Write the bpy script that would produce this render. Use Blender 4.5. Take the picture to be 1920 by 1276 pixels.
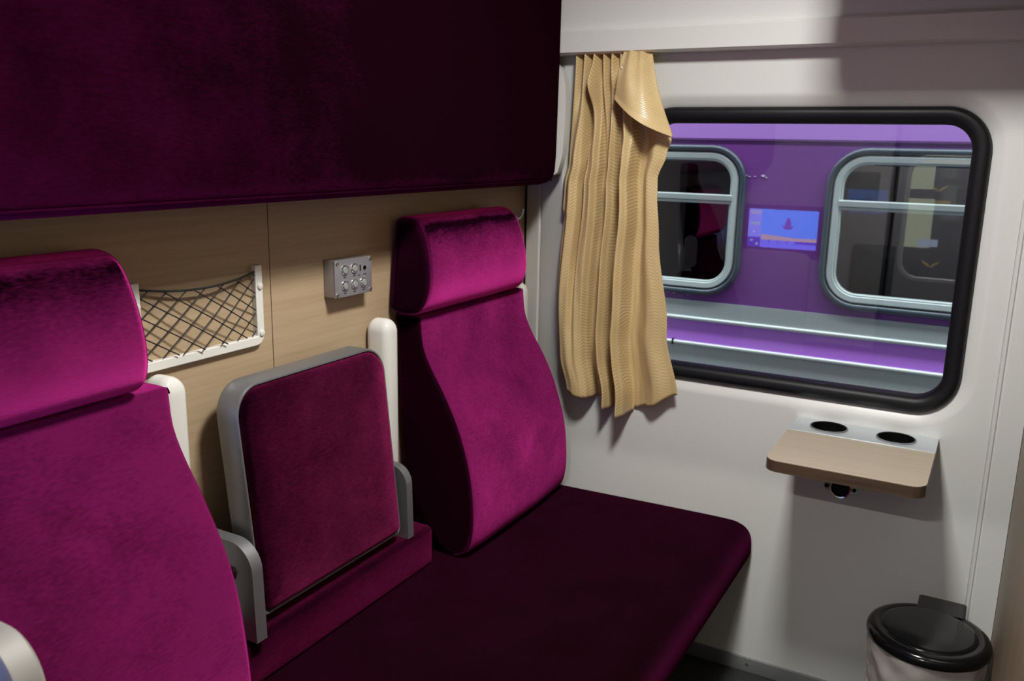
import bpy, bmesh, math, random
from mathutils import Vector, Matrix, noise
random.seed(7)
for o in list(bpy.data.objects): bpy.data.objects.remove(o)
S = bpy.context.scene
COL = S.collection
R = math.radians

# ------------------------------------------------------------------ camera
# x runs along the berth towards the window wall (x = 0), y = 0.065 is the wood wall behind the seats, z is up
F_ = Vector((0.852371, 0.474289, -0.220258)); R_ = Vector((0.489733, -0.871683, 0.018179)); U_ = Vector((0.183372, 0.123363, 0.975272))
cam = bpy.data.cameras.new('camera'); co = bpy.data.objects.new('camera', cam); COL.objects.link(co)
co.matrix_world = Matrix((( R_.x, U_.x, -F_.x, -2.3), (R_.y, U_.y, -F_.y, -1.22), (R_.z, U_.z, -F_.z, 1.45), (0, 0, 0, 1)))
cam.sensor_width = 36; cam.lens = 30.726; cam.clip_start = 0.02
cam.dof.use_dof = True; cam.dof.focus_distance = 1.75; cam.dof.aperture_fstop = 7.0
S.camera = co
# ------------------------------------------------------------------ world, exposure
w = bpy.data.worlds.new('station_night'); S.world = w; w.use_nodes = True
w.node_tree.nodes['Background'].inputs[0].default_value = (0.80, 0.90, 1.0, 1)
w.node_tree.nodes['Background'].inputs[1].default_value = 0.50
vs = S.view_settings
vs.view_transform = 'Standard'; vs.look = 'None'; vs.exposure = 0.0; vs.gamma = 1.0; vs.use_curve_mapping = False
def area(name, loc, rot, sx, sy, power, col=(1, 1, 1)):
    l = bpy.data.lights.new(name, 'AREA'); l.shape = 'RECTANGLE'; l.size = sx; l.size_y = sy; l.energy = power; l.color = col
    o = bpy.data.objects.new(name, l); COL.objects.link(o); o.location = loc; o.rotation_euler = rot; return o
CEIL = 2.22
area('ceiling_light', (-1.10, -0.84, CEIL - 0.035), (0, 0, 0), 0.30, 0.20, 34.0, (1.0, 1.0, 0.95))
area('corridor_light', (-3.20, -0.95, CEIL - 0.03), (0, 0, 0), 0.03, 0.20, 30.0, (1.0, 0.99, 0.94))
area('carriage_fill_light', (2.0, -1.15, 2.23), (0, 0, 0), 0.24, 0.6, 10.0, (0.95, 0.98, 1.0))  # fill light added to brighten the next carriage's lining
area('station_tube_light', (0.80, -0.5, 3.9), (0, R(-12), 0), 0.25, 9.0, 330.0, (0.88, 0.97, 1.0))

# ------------------------------------------------------------------ materials
def mat(name):
    m = bpy.data.materials.new(name); m.use_nodes = True
    return m, m.node_tree.nodes, m.node_tree.links, m.node_tree.nodes['Principled BSDF']
def plain(name, col, rough=0.5, metal=0.0, bump=0.0, scale=200.0, var=0.0, spec=0.5):
    m, n, l, b = mat(name)
    b.inputs['Base Color'].default_value = (*col, 1); b.inputs['Roughness'].default_value = rough
    b.inputs['Metallic'].default_value = metal; b.inputs['Specular IOR Level'].default_value = spec
    tc = n.new('ShaderNodeTexCoord'); nz = n.new('ShaderNodeTexNoise'); nz.inputs['Scale'].default_value = scale
    nz.inputs['Detail'].default_value = 3
    l.new(tc.outputs['Object'], nz.inputs['Vector'])
    if var > 0:
        mx = n.new('ShaderNodeMix'); mx.data_type = 'RGBA'
        mx.inputs[6].default_value = (*[c * (1 - var) for c in col], 1); mx.inputs[7].default_value = (*[min(1, c * (1 + var)) for c in col], 1)
        l.new(nz.outputs['Fac'], mx.inputs[0]); l.new(mx.outputs[2], b.inputs['Base Color'])
    if bump > 0:
        bp = n.new('ShaderNodeBump'); bp.inputs['Strength'].default_value = bump; bp.inputs['Distance'].default_value = 0.002
        l.new(nz.outputs['Fac'], bp.inputs['Height']); l.new(bp.outputs['Normal'], b.inputs['Normal'])
    return m
def velvet(name, dark, light, nap, mot=0.22, gloss=1.0):
    """plush: dark when one looks into the pile, bright across the fibres; nap is the way the pile leans"""
    m, n, l, b = mat(name); n.remove(b)
    tc = n.new('ShaderNodeTexCoord'); ge = n.new('ShaderNodeNewGeometry')
    def VM(op, a, bb=None):
        q = n.new('ShaderNodeVectorMath'); q.operation = op
        for i, v in enumerate((a, bb)):
            if v is None: continue
            if isinstance(v, (tuple, list)): q.inputs[i].default_value = v
            else: l.new(v, q.inputs[i])
        return q
    big = n.new('ShaderNodeTexNoise'); big.inputs['Scale'].default_value = 7.0; big.inputs['Detail'].default_value = 6; big.inputs['Roughness'].default_value = 0.62
    fine = n.new('ShaderNodeTexNoise'); fine.inputs['Scale'].default_value = 170.0; fine.inputs['Detail'].default_value = 3
    mp = n.new('ShaderNodeMapping'); mp.inputs['Scale'].default_value = (0.5, 1.0, 1.5)
    l.new(tc.outputs['Object'], big.inputs['Vector']); l.new(tc.outputs['Object'], mp.inputs['Vector']); l.new(mp.outputs[0], fine.inputs['Vector'])
    # the pile direction: surface normal + lean + crushed patches
    c1 = VM('SUBTRACT', big.outputs['Color'], (0.5, 0.5, 0.5)); c1 = VM('SCALE', c1.outputs[0]); c1.inputs['Scale'].default_value = mot * 3.0
    c2 = VM('SUBTRACT', fine.outputs['Color'], (0.5, 0.5, 0.5)); c2 = VM('SCALE', c2.outputs[0]); c2.inputs['Scale'].default_value = mot * 1.8
    pile = VM('ADD', ge.outputs['Normal'], tuple(nap)); pile = VM('ADD', pile.outputs[0], c1.outputs[0]); pile = VM('ADD', pile.outputs[0], c2.outputs[0])
    pile = VM('NORMALIZE', pile.outputs[0])
    dt = VM('DOT_PRODUCT', pile.outputs[0], ge.outputs['Incoming'])
    ab = n.new('ShaderNodeMath'); ab.operation = 'ABSOLUTE'; l.new(dt.outputs['Value'], ab.inputs[0])
    rp = n.new('ShaderNodeMapRange'); rp.interpolation_type = 'LINEAR'
    rp.inputs['From Min'].default_value = 0.97; rp.inputs['From Max'].default_value = -0.05; l.new(ab.outputs[0], rp.inputs['Value'])
    mx = n.new('ShaderNodeMix'); mx.data_type = 'RGBA'; mx.inputs[6].default_value = (*dark, 1); mx.inputs[7].default_value = (*light, 1)
    l.new(rp.outputs[0], mx.inputs[0])
    bp = n.new('ShaderNodeBump'); bp.inputs['Strength'].default_value = 0.25; bp.inputs['Distance'].default_value = 0.002
    l.new(fine.outputs['Fac'], bp.inputs['Height'])
    df = n.new('ShaderNodeBsdfDiffuse'); df.inputs['Roughness'].default_value = 1.0; l.new(mx.outputs[2], df.inputs['Color']); l.new(bp.outputs['Normal'], df.inputs['Normal'])
    sh = n.new('ShaderNodeBsdfSheen'); sh.distribution = 'ASHIKHMIN'; sh.inputs['Roughness'].default_value = 0.45
    sm = n.new('ShaderNodeMix'); sm.data_type = 'RGBA'; sm.blend_type = 'MULTIPLY'; sm.inputs[0].default_value = 1.0; sm.inputs[7].default_value = (gloss, gloss, gloss, 1)
    l.new(mx.outputs[2], sm.inputs[6]); l.new(sm.outputs[2], sh.inputs['Color']); l.new(bp.outputs['Normal'], sh.inputs['Normal'])
    ash = n.new('ShaderNodeAddShader'); l.new(df.outputs[0], ash.inputs[0]); l.new(sh.outputs[0], ash.inputs[1])
    l.new(ash.outputs[0], n['Material Output'].inputs['Surface'])
    return m
def wood(name, c1, c2, c3, axis=0, rough=0.42):
    m, n, l, b = mat(name)
    tc = n.new('ShaderNodeTexCoord'); mp = n.new('ShaderNodeMapping')
    sc = [40.0, 40.0, 95.0]; sc[axis] = 2.4
    if axis == 1: sc = [95.0, 2.4, 40.0]
    if axis == 2: sc = [60.0, 24.0, 1.6]
    mp.inputs['Scale'].default_value = sc
    l.new(tc.outputs['Object'], mp.inputs['Vector'])
    a = n.new('ShaderNodeTexNoise'); a.inputs['Scale'].default_value = 1.0; a.inputs['Detail'].default_value = 8; a.inputs['Roughness'].default_value = 0.65; a.inputs['Distortion'].default_value = 0.35
    mp2 = n.new('ShaderNodeMapping'); mp2.inputs['Scale'].default_value = [s * 5 for s in sc]; l.new(tc.outputs['Object'], mp2.inputs['Vector'])
    c = n.new('ShaderNodeTexNoise'); c.inputs['Scale'].default_value = 1.0; c.inputs['Detail'].default_value = 3
    l.new(mp.outputs[0], a.inputs['Vector']); l.new(mp2.outputs[0], c.inputs['Vector'])
    ad = n.new('ShaderNodeMath'); ad.operation = 'MULTIPLY_ADD'; ad.inputs[1].default_value = 0.35
    l.new(c.outputs['Fac'], ad.inputs[0]); l.new(a.outputs['Fac'], ad.inputs[2])
    cr = n.new('ShaderNodeValToRGB'); e = cr.color_ramp.elements
    e[0].position = 0.46; e[0].color = (*c1, 1); e[1].position = 0.90; e[1].color = (*c3, 1)
    k = e.new(0.68); k.color = (*c2, 1)
    l.new(ad.outputs[0], cr.inputs[0]); l.new(cr.outputs[0], b.inputs['Base Color']); b.inputs['Roughness'].default_value = rough
    return m
def glass(name, tint=(1, 1, 1), ior=1.5):
    m, n, l, b = mat(name); n.remove(b)
    out = n['Material Output']; fr = n.new('ShaderNodeFresnel'); fr.inputs['IOR'].default_value = ior
    t = n.new('ShaderNodeBsdfTransparent'); t.inputs[0].default_value = (*tint, 1)
    g = n.new('ShaderNodeBsdfGlossy'); g.inputs['Roughness'].default_value = 0.0
    mx = n.new('ShaderNodeMixShader'); l.new(fr.outputs[0], mx.inputs[0]); l.new(t.outputs[0], mx.inputs[1]); l.new(g.outputs[0], mx.inputs[2])
    l.new(mx.outputs[0], out.inputs['Surface']); return m
def emit(name, col, s):
    m, n, l, b = mat(name)
    b.inputs['Base Color'].default_value = (0.01, 0.01, 0.01, 1); b.inputs['Emission Color'].default_value = (*col, 1); b.inputs['Emission Strength'].default_value = s
    return m
def curtain_mat():
    m, n, l, b = mat('gold_chevron_satin')
    uv = n.new('ShaderNodeUVMap'); sp = n.new('ShaderNodeSeparateXYZ'); l.new(uv.outputs[0], sp.inputs[0])
    def M(op, a, bb=None, c=None):
        q = n.new('ShaderNodeMath'); q.operation = op
        for i, v in enumerate((a, bb, c)):
            if v is None: continue
            if isinstance(v, (int, float)): q.inputs[i].default_value = v
            else: l.new(v, q.inputs[i])
        return q.outputs[0]
    zig = M('PINGPONG', sp.outputs[0], 0.010)
    hh = M('MULTIPLY_ADD', zig, 1.0, sp.outputs[1])
    st = M('PINGPONG', hh, 0.0047)
    st = M('MULTIPLY', st, 1 / 0.0047)
    line = n.new('ShaderNodeMapRange'); line.inputs['From Min'].default_value = 0.52; line.inputs['From Max'].default_value = 0.68; l.new(st, line.inputs['Value'])
    nz = n.new('ShaderNodeTexNoise'); nz.inputs['Scale'].default_value = 14; l.new(uv.outputs[0], nz.inputs['Vector'])
    fac = M('MULTIPLY', line.outputs[0], M('MULTIPLY_ADD', nz.outputs['Fac'], 1.2, 0.0))
    mx = n.new('ShaderNodeMix'); mx.data_type = 'RGBA'; mx.inputs[6].default_value = (0.50, 0.35, 0.155, 1); mx.inputs[7].default_value = (0.72, 0.56, 0.32, 1)
    l.new(fac, mx.inputs[0]); l.new(mx.outputs[2], b.inputs['Base Color'])
    rg = M('MULTIPLY_ADD', line.outputs[0], -0.30, 0.62); l.new(rg, b.inputs['Roughness'])
    b.inputs['Sheen Weight'].default_value = 0.05; b.inputs['Specular IOR Level'].default_value = 0.65
    return m
def carpet():
    m = plain('dark_speckled_floor', (0.02, 0.021, 0.022), 0.75, bump=0.5, scale=500, var=0.9); return m
M_ = dict(
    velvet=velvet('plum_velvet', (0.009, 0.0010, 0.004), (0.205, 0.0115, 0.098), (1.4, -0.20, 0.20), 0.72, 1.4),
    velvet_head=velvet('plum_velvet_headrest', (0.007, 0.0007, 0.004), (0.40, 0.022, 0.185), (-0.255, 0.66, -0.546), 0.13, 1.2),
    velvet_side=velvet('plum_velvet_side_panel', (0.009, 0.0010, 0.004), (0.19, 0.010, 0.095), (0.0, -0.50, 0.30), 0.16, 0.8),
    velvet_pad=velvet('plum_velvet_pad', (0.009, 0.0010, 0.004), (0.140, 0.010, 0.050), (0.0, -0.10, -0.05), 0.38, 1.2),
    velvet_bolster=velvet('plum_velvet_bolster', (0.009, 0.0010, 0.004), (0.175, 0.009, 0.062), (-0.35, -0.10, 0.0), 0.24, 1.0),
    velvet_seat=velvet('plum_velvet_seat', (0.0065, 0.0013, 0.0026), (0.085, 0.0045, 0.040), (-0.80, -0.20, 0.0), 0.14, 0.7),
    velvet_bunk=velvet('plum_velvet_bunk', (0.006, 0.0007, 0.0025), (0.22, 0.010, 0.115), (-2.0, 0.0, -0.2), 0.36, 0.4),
    white=plain('white_moulded_plastic', (0.62, 0.615, 0.595), 0.34, bump=0.05, scale=350, var=0.02),
    gloss=plain('glossy_cream_plastic', (0.70, 0.68, 0.64), 0.16, var=0.02),
    alu=plain('satin_aluminium', (0.27, 0.27, 0.28), 0.42, 0.70, bump=0.03, scale=900, var=0.05),
    alu_lt=plain('brushed_light_aluminium', (0.62, 0.67, 0.70), 0.42, 0.6, bump=0.03, scale=600, var=0.04),
    chrome=plain('polished_steel', (0.75, 0.74, 0.70), 0.12, 1.0),
    grey=plain('grey_painted_metal', (0.20, 0.205, 0.21), 0.5, 0.3, var=0.05),
    rubber=plain('black_rubber', (0.006, 0.006, 0.007), 0.45, bump=0.05, scale=400, var=0.2, spec=0.25),
    black=plain('black_gloss_plastic', (0.004, 0.004, 0.0045), 0.14, var=0.2, spec=0.3),
    dark=plain('dark_void', (0.003, 0.003, 0.003), 0.8, spec=0.05),
    cord=plain('black_elastic_cord', (0.008, 0.010, 0.010), 0.7, bump=0.3, scale=900, var=0.3),
    wood=wood('light_oak_laminate', (0.37, 0.262, 0.160), (0.41, 0.298, 0.186), (0.45, 0.332, 0.212)),
    wood_y=wood('light_oak_laminate_table', (0.34, 0.285, 0.205), (0.37, 0.31, 0.225), (0.40, 0.335, 0.243), axis=1),
    wood_edge=wood('brown_laminate_edge', (0.045, 0.027, 0.016), (0.07, 0.042, 0.026), (0.09, 0.056, 0.035), axis=1),
    floor=carpet(), curtain=curtain_mat(),
    pane=glass('clear_window_glass'), tpane=glass('grey_carriage_glass', (0.55, 0.58, 0.58), 1.22),
)
# ------------------------------------------------------------------ mesh helpers
def finish(name, bm, m, parent=None, smooth=38, bevel=None):
    me = bpy.data.meshes.new(name)
    bmesh.ops.recalc_face_normals(bm, faces=bm.faces); bm.to_mesh(me); bm.free()
    if smooth:
        for p in me.polygons: p.use_smooth = True
        me.set_sharp_from_angle(angle=R(smooth))
    if m: me.materials.append(m)
    o = bpy.data.objects.new(name, me); COL.objects.link(o)
    if parent: o.parent = parent
    if bevel:
        md = o.modifiers.new('bevel', 'BEVEL'); md.width = bevel; md.segments = 3; md.limit_method = 'ANGLE'; md.angle_limit = R(35)
    return o
def thing(name, label, cat, group=None):
    o = bpy.data.objects.new(name, None); COL.objects.link(o); o.empty_display_size = 0.05
    return tag(o, label, cat, group)
def tag(o, label, cat=None, group=None, kind=None):
    if label: o['label'] = label
    if cat: o['category'] = cat
    if group: o['group'] = group
    if kind: o['kind'] = kind
    return o
def struct(o, label=None, cat=None):
    o['kind'] = 'structure'
    if label: o['label'] = label
    if cat: o['category'] = cat
    return o
def box_bm(x0, x1, y0, y1, z0, z1, bev=0.0, seg=3, bm=None):
    bm = bm or bmesh.new()
    r = bmesh.ops.create_cube(bm, size=1.0, matrix=Matrix.Translation(((x0 + x1) / 2, (y0 + y1) / 2, (z0 + z1) / 2)) @ Matrix.Diagonal((abs(x1 - x0), abs(y1 - y0), abs(z1 - z0), 1)))
    if bev > 0:
        es = list({e for v in r['verts'] for e in v.link_edges})
        bmesh.ops.bevel(bm, geom=es, offset=bev, segments=seg, profile=0.5, affect='EDGES')
    return bm
def box(name, x0, x1, y0, y1, z0, z1, m, parent=None, bev=0.0, seg=3):
    return finish(name, box_bm(x0, x1, y0, y1, z0, z1, bev, seg), m, parent)
def loft(rings, cap0=True, cap1=True, closed=True, bm=None):
    bm = bm or bmesh.new(); V = [[bm.verts.new(p) for p in r] for r in rings]
    n = len(rings[0])
    for a, b in zip(V, V[1:]):
        for i in range(n if closed else n - 1):
            j = (i + 1) % n
            try: bm.faces.new((a[i], a[j], b[j], b[i]))
            except ValueError: pass
    if cap0: bm.faces.new(V[0][::-1])
    if cap1: bm.faces.new(V[-1])
    return bm
def tube(pts, r, n=8, bm=None, closed=False, cap=True):
    pts = [Vector(p) for p in pts]; rings = []; N = len(pts); up = None
    for i, p in enumerate(pts):
        if closed: t = (pts[(i + 1) % N] - pts[i - 1]).normalized()
        else: t = (pts[min(i + 1, N - 1)] - pts[max(i - 1, 0)]).normalized()
        if up is None: up = Vector((0, 0, 1)) if abs(t.z) < 0.9 else Vector((1, 0, 0))
        a = t.cross(up).normalized(); up = a.cross(t).normalized()
        rr = r[i] if isinstance(r, (list, tuple)) else r
        rings.append([p + a * rr * math.cos(2 * math.pi * k / n) + up * rr * math.sin(2 * math.pi * k / n) for k in range(n)])
    if closed: rings.append(rings[0]); cap = False
    return loft(rings, cap, cap, True, bm)
def lathe(prof, c, axis='z', n=40, bm=None, cap0=True, cap1=True):
    """prof: (radius, height) pairs"""
    rings = []
    for r, h in prof:
        g = []
        for k in range(n):
            a = 2 * math.pi * k / n; p, q = r * math.cos(a), r * math.sin(a)
            g.append({'z': (c[0] + p, c[1] + q, c[2] + h), 'x': (c[0] + h, c[1] + p, c[2] + q), 'y': (c[0] + p, c[1] + h, c[2] + q)}[axis])
        rings.append(g)
    return loft(rings, cap0, cap1, True, bm)
def rrect(a0, a1, b0, b1, r, off=0.0, n=8):
    """rounded rectangle in (a, b); off grows it"""
    a0 -= off; a1 += off; b0 -= off; b1 += off; r = max(r + off, 0.001); P = []
    for (ca, cb, s) in ((a1 - r, b1 - r, 0), (a0 + r, b1 - r, 90), (a0 + r, b0 + r, 180), (a1 - r, b0 + r, 270)):
        for k in range(n + 1):
            t = R(s + 90 * k / n); P.append((ca + r * math.cos(t), cb + r * math.sin(t)))
    return P
def rings_yz(spec, a0, a1, b0, b1, r, n=8):
    """spec: (offset, x) pairs -> loft rings of one rounded rectangle lying in the yz plane"""
    return [[(x, p[0], p[1]) for p in rrect(a0, a1, b0, b1, r, o, n)] for o, x in spec]
def plate_with_hole(x, y0, y1, z0, z1, hole, bm):
    """flat rectangle in the yz plane at x, minus one rounded rectangle given as its ring of (y, z)"""
    outer = []; cy = (y0 + y1) / 2; hy = [p[0] for p in hole]; hz = [p[1] for p in hole]
    q = len(hole) // 4
    corner = [(y1, z1), (y0, z1), (y0, z0), (y1, z0)]
    for c in range(4):
        for k in range(q):
            t = k / (q - 1); p = hole[c * q + k]; Y, Z = corner[c]
            # project onto the two outer sides meeting at this corner
            first = (Y, p[1]) if c in (0, 2) else (p[0], Z)
            second = (p[0], Z) if c in (0, 2) else (Y, p[1])
            if k == q // 2: outer.append((Y, Z))
            else: outer.append(first if k < q // 2 else second)
    H = [bm.verts.new((x, a, b)) for a, b in hole]; O = [bm.verts.new((x, a, b)) for a, b in outer]
    n = len(H)
    for i in range(n):
        j = (i + 1) % n
        bm.faces.new((H[i], H[j], O[j], O[i]))
def prism(pts, ax, d0, d1, bev=0.0, bm=None):
    """extrude a polygon: pts are pairs in the two axes other than ax"""
    bm = bm or bmesh.new()
    f = {0: lambda p, d: (d, p[0], p[1]), 1: lambda p, d: (p[0], d, p[1]), 2: lambda p, d: (p[0], p[1], d)}[ax]
    loft([[f(p, d0) for p in pts], [f(p, d1) for p in pts]], True, True, True, bm)
    if bev > 0:
        es = [e for e in bm.edges if len(e.link_faces) == 2 and e.calc_face_angle(0) > R(50)]
        bmesh.ops.bevel(bm, geom=es, offset=bev, segments=3, profile=0.5, affect='EDGES')
    return bm
def catmull(P, n=5, closed=True):
    out = []; N = len(P)
    for i in range(N if closed else N - 1):
        g = lambda k: P[k % N] if closed else P[min(max(k, 0), N - 1)]
        p0, p1, p2, p3 = g(i - 1), g(i), g(i + 1), g(i + 2)
        for k in range(n):
            t = k / n
            out.append(tuple(0.5 * (2 * b + (c - a) * t + (2 * a - 5 * b + 4 * c - d) * t * t + (3 * b - a - 3 * c + d) * t ** 3) for a, b, c, d in zip(p0, p1, p2, p3)))
    if not closed: out.append(tuple(P[-1]))
    return out
def inset(poly, d):
    """move a closed (y, z) outline inwards by d"""
    N = len(poly); A = sum(poly[i][0] * poly[(i + 1) % N][1] - poly[(i + 1) % N][0] * poly[i][1] for i in range(N)); s = 1 if A > 0 else -1; out = []
    for i in range(N):
        a, b = poly[i - 1], poly[(i + 1) % N]; tx, ty = b[0] - a[0], b[1] - a[1]; L = math.hypot(tx, ty) or 1
        out.append((poly[i][0] - s * ty / L * d, poly[i][1] + s * tx / L * d))
    return out
def cushion(name, prof, x0, x1, r, m, parent, taper=0.0, crown=0.0, wob=0.0, zr=(0.4, 1.05), side=None):
    """an upholstered block: outline prof (y, z) swept along x, with rounded ends"""
    st = []
    K = 6
    for k in range(K + 1):
        t = k / K * math.pi / 2; st.append((r * (1 - math.sin(t)) if False else r * (1 - math.cos(math.pi / 2 - t)) , r * (1 - math.sin(t))))
    ends = [(r * (1 - math.cos(t * math.pi / 2 / K)), r * (1 - math.sin(t * math.pi / 2 / K))) for t in range(K + 1)]   # (distance from end, inset)
    seq = [(x0 + d, i) for d, i in ends] + [(x0 + r + (x1 - x0 - 2 * r) * q / 10, 0.0) for q in range(1, 10)] + [(x1 - d, i) for d, i in ends[::-1]]
    rings = []
    cx = (x0 + x1) / 2
    for x, i in seq:
        P = inset(prof, i) if i > 0 else prof
        u = (x - cx) / ((x1 - x0) / 2); ring = []
        for y, z in P:
            tz = (z - zr[0]) / (zr[1] - zr[0])
            xx = cx + (x - cx) * (1 - taper * tz)
            yy = y - (crown * (1 - u * u) if y < 0.02 else 0)
            if wob: yy += wob * noise.noise(Vector((xx * 9, 3.3, z * 9)))
            ring.append((xx, yy, z))
        rings.append(ring)
    bm = loft(rings)
    o = finish(name, bm, m, parent, smooth=60)
    if side:
        o.data.materials.append(side)
        for p in o.data.polygons:
            if abs(p.normal.x) > 0.45: p.material_index = 1
    return o

# ================================================================== THE ROOM
WY = 0.065       # wood wall plane
RY = -1.32       # wall on the right
XB = -2.46       # end wall behind the camera
FZ = -0.017
o = struct(box('floor', -3.6, 0.14, RY - 0.1, 0.45, FZ - 0.05, FZ, M_['floor']), 'dark speckled floor covering', 'floor')
# wood wall behind the seats: two laminate sheets with a fine joint
wl = box('wall_left', XB, 0.14, WY + 0.006, WY + 0.06, FZ, CEIL, M_['dark']); struct(wl, 'light oak laminate wall behind the plum seats', 'wall')
for a, b in ((XB, -1.0055), (-1.0035, 0.082)):
    box('panel', a, b, WY, WY + 0.006, FZ, CEIL, M_['wood'], wl, 0.0006, 1)
# corner column between wood wall and window wall
bm = bmesh.new()
cp = [(0.0, -0.095), (0.004, -0.085), (0.035, -0.040), (0.045, -0.012), (0.050, -0.006), (0.058, -0.004), (0.058, 0.000), (0.050, 0.003), (0.052, 0.010), (0.078, WY - 0.001), (0.13, WY - 0.001), (0.13, -0.095)]
prism(cp, 2, FZ, CEIL, 0, bm)
struct(finish('trim_1', bm, M_['white'], smooth=30), 'white corner column with a groove beside the curtain', 'trim')
# window wall
WIN = (-1.172, -0.318, 0.818, 1.547, 0.098)      # y0, y1, z0, z1, corner radius of the gasket
bm = bmesh.new()
OUT = 0.040
plate_with_hole(0.0, -1.252, -0.095, FZ, 1.80, rrect(*WIN, OUT), bm)
loft(rings_yz([(OUT, 0.0), (OUT - 0.006, 0.0008), (OUT - 0.014, 0.0035), (0.014, 0.0115), (0.008, 0.0145), (0.004, 0.019), (0.002, 0.05)], *WIN), False, False, True, bm)
bmesh.ops.remove_doubles(bm, verts=bm.verts, dist=0.0002)
ww = struct(finish('wall_window', bm, M_['white'], smooth=35), 'white moulded wall around the carriage window', 'wall')
# strip with a groove on the right of the window wall
bm = prism([(0.012, -1.2505), (-0.002, -1.2530), (-0.006, -1.2560), (-0.006, -1.2610), (-0.0015, -1.2640), (-0.0015, -1.2660), (-0.0045, -1.2690), (-0.0045, RY + 0.001), (0.012, RY + 0.001)], 2, FZ, 1.80)
struct(finish('trim_2', bm, M_['white'], smooth=30), 'white cover strip with grooves right of the window', 'trim')
# outer skin of our own carriage around the opening
bm = bmesh.new(); plate_with_hole(0.075, -1.6, 0.5, -0.5, 2.5, rrect(*WIN, -0.012), bm)
loft(rings_yz([(-0.012, 0.075), (-0.012, 0.045), (0.01, 0.045)], *WIN), False, False, True, bm)
finish('outer_skin', bm, M_['rubber'], ww)
# window: gasket and pane
wn = thing('window_1', 'rounded carriage window with thick black rubber gasket', 'window'); wn['kind'] = 'structure'
bm = loft(rings_yz([(0.006, 0.050), (0.004, 0.012), (0.000, 0.003), (-0.006, -0.001), (-0.014, -0.001), (-0.022, 0.000), (-0.030, 0.004), (-0.035, 0.011), (-0.037, 0.022), (-0.037, 0.045)], *WIN, 12), False, False)
finish('gasket', bm, M_['rubber'], wn, smooth=60)
g = rrect(*WIN, -0.034)
finish('pane', prism(g, 0, 0.030, 0.035), M_['pane'], wn, smooth=0)
# curtain pelmet and the cove above it
bm = prism([(0.0, 1.688), (-0.052, 1.688), (-0.060, 1.692), (-0.062, 1.745), (-0.056, 1.751), (-0.036, 1.752), (-0.036, 1.765), (0.0, 1.765)], 1, RY + 0.001, WY - 0.001)
bm2 = bm
struct(finish('trim_3', bm, M_['white'], smooth=30), 'white curtain pelmet rail above the window', 'trim')
bm = prism([(0.0, 1.752), (-0.037, 1.752), (-0.040, 1.80), (-0.060, 1.92), (-0.12, 2.06), (-0.22, 2.16), (-0.36, CEIL), (0.0, CEIL)], 1, RY + 0.001, WY - 0.001)
struct(finish('trim_4', bm, M_['white'], smooth=40), 'white curved cove rising from the pelmet to the ceiling', 'trim')
# base strip with a screw
bb = struct(box('baseboard_window', -0.007, 0.0, -1.249, 0.0, FZ, 0.026, M_['grey'], None, 0.0015), 'grey metal kick strip along the foot of the window wall', 'baseboard')
finish('screw', lathe([(0.0045, 0), (0.0045, -0.001), (0.003, -0.002)], (-0.0068, -0.734, 0.006), 'x', 12), M_['chrome'], bb)
# right wall, end wall with the doorway, ceiling, corridor
struct(box('wall_right', XB, 0.0, RY - 0.05, RY, FZ, CEIL, wood('shade_darkened_oak', (0.16, 0.115, 0.07), (0.20, 0.145, 0.09), (0.24, 0.175, 0.11), axis=2)), 'oak laminate wall at the right edge behind the bin', 'wall')  # oak colour darkened to hold the shade on this wall
struct(box('ceiling', -3.6, 0.14, RY - 0.1, 0.45, CEIL, CEIL + 0.04, M_['white']), 'white ceiling', 'ceiling')
bm = box_bm(XB - 0.05, XB, -0.70, WY + 0.06, FZ, CEIL); box_bm(XB - 0.05, XB, RY, -0.70, 1.84, CEIL, bm=bm)
wb = struct(finish('wall_back', bm, M_['white']), 'white end wall beside the compartment doorway', 'wall')
box('door_jamb', XB - 0.06, XB + 0.012, -0.720, -0.700, FZ, 1.84, M_['rubber'], wb, 0.002)
# corridor side with its own window
CX = -3.30
bm = bmesh.new(); CW = (-1.62, -0.715, 0.72, 1.40, 0.09)
plate_with_hole(CX, -2.2, 0.45, FZ, CEIL, rrect(*CW), bm)
wc = struct(finish('wall_corridor', bm, M_['grey']), 'corridor wall behind the camera', 'wall')
bm = loft(rings_yz([(0.0, CX - 0.02), (0.0, CX + 0.006), (0.005, CX + 0.012), (0.022, CX + 0.012), (0.026, CX)], *CW), False, False)
finish('window_frame', bm, M_['white'], wc)
box('wall_corridor_end', -3.3, XB, 0.40, 0.45, FZ, CEIL, M_['white'], wc)
# ceiling lamp and corridor lamp (they carry the area lights)
def lamp(x, y, sx, sy, label, cat='lamp'):
    t = thing('ceiling_lamp', label, cat)
    bm = bmesh.new()
    rr_ = lambda off, z: [(p[0], p[1], z) for p in rrect(x - sx / 2, x + sx / 2, y - sy / 2, y + sy / 2, 0.02, off)]
    loft([rr_(0.025, CEIL), rr_(0.025, CEIL - 0.012), rr_(0.018, CEIL - 0.018), rr_(0.004, CEIL - 0.018), rr_(0.004, CEIL - 0.006)], False, True, True, bm)
    finish('housing', bm, M_['white'], t)
    bm = loft([rr_(0.003, CEIL - 0.007), rr_(0.003, CEIL - 0.020), rr_(-0.004, CEIL - 0.024)])
    finish('diffuser', bm, M_['lampglow'], t); return t
M_['lampglow'] = emit('lamp_diffuser', (1.0, 0.95, 0.88), 3.0)
lamp(-1.10, -0.84, 0.32, 0.22, 'rectangular ceiling lamp over the middle of the compartment')
lamp(-3.20, -0.95, 0.06, 0.24, 'long ceiling lamp over the corridor behind the camera')

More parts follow.
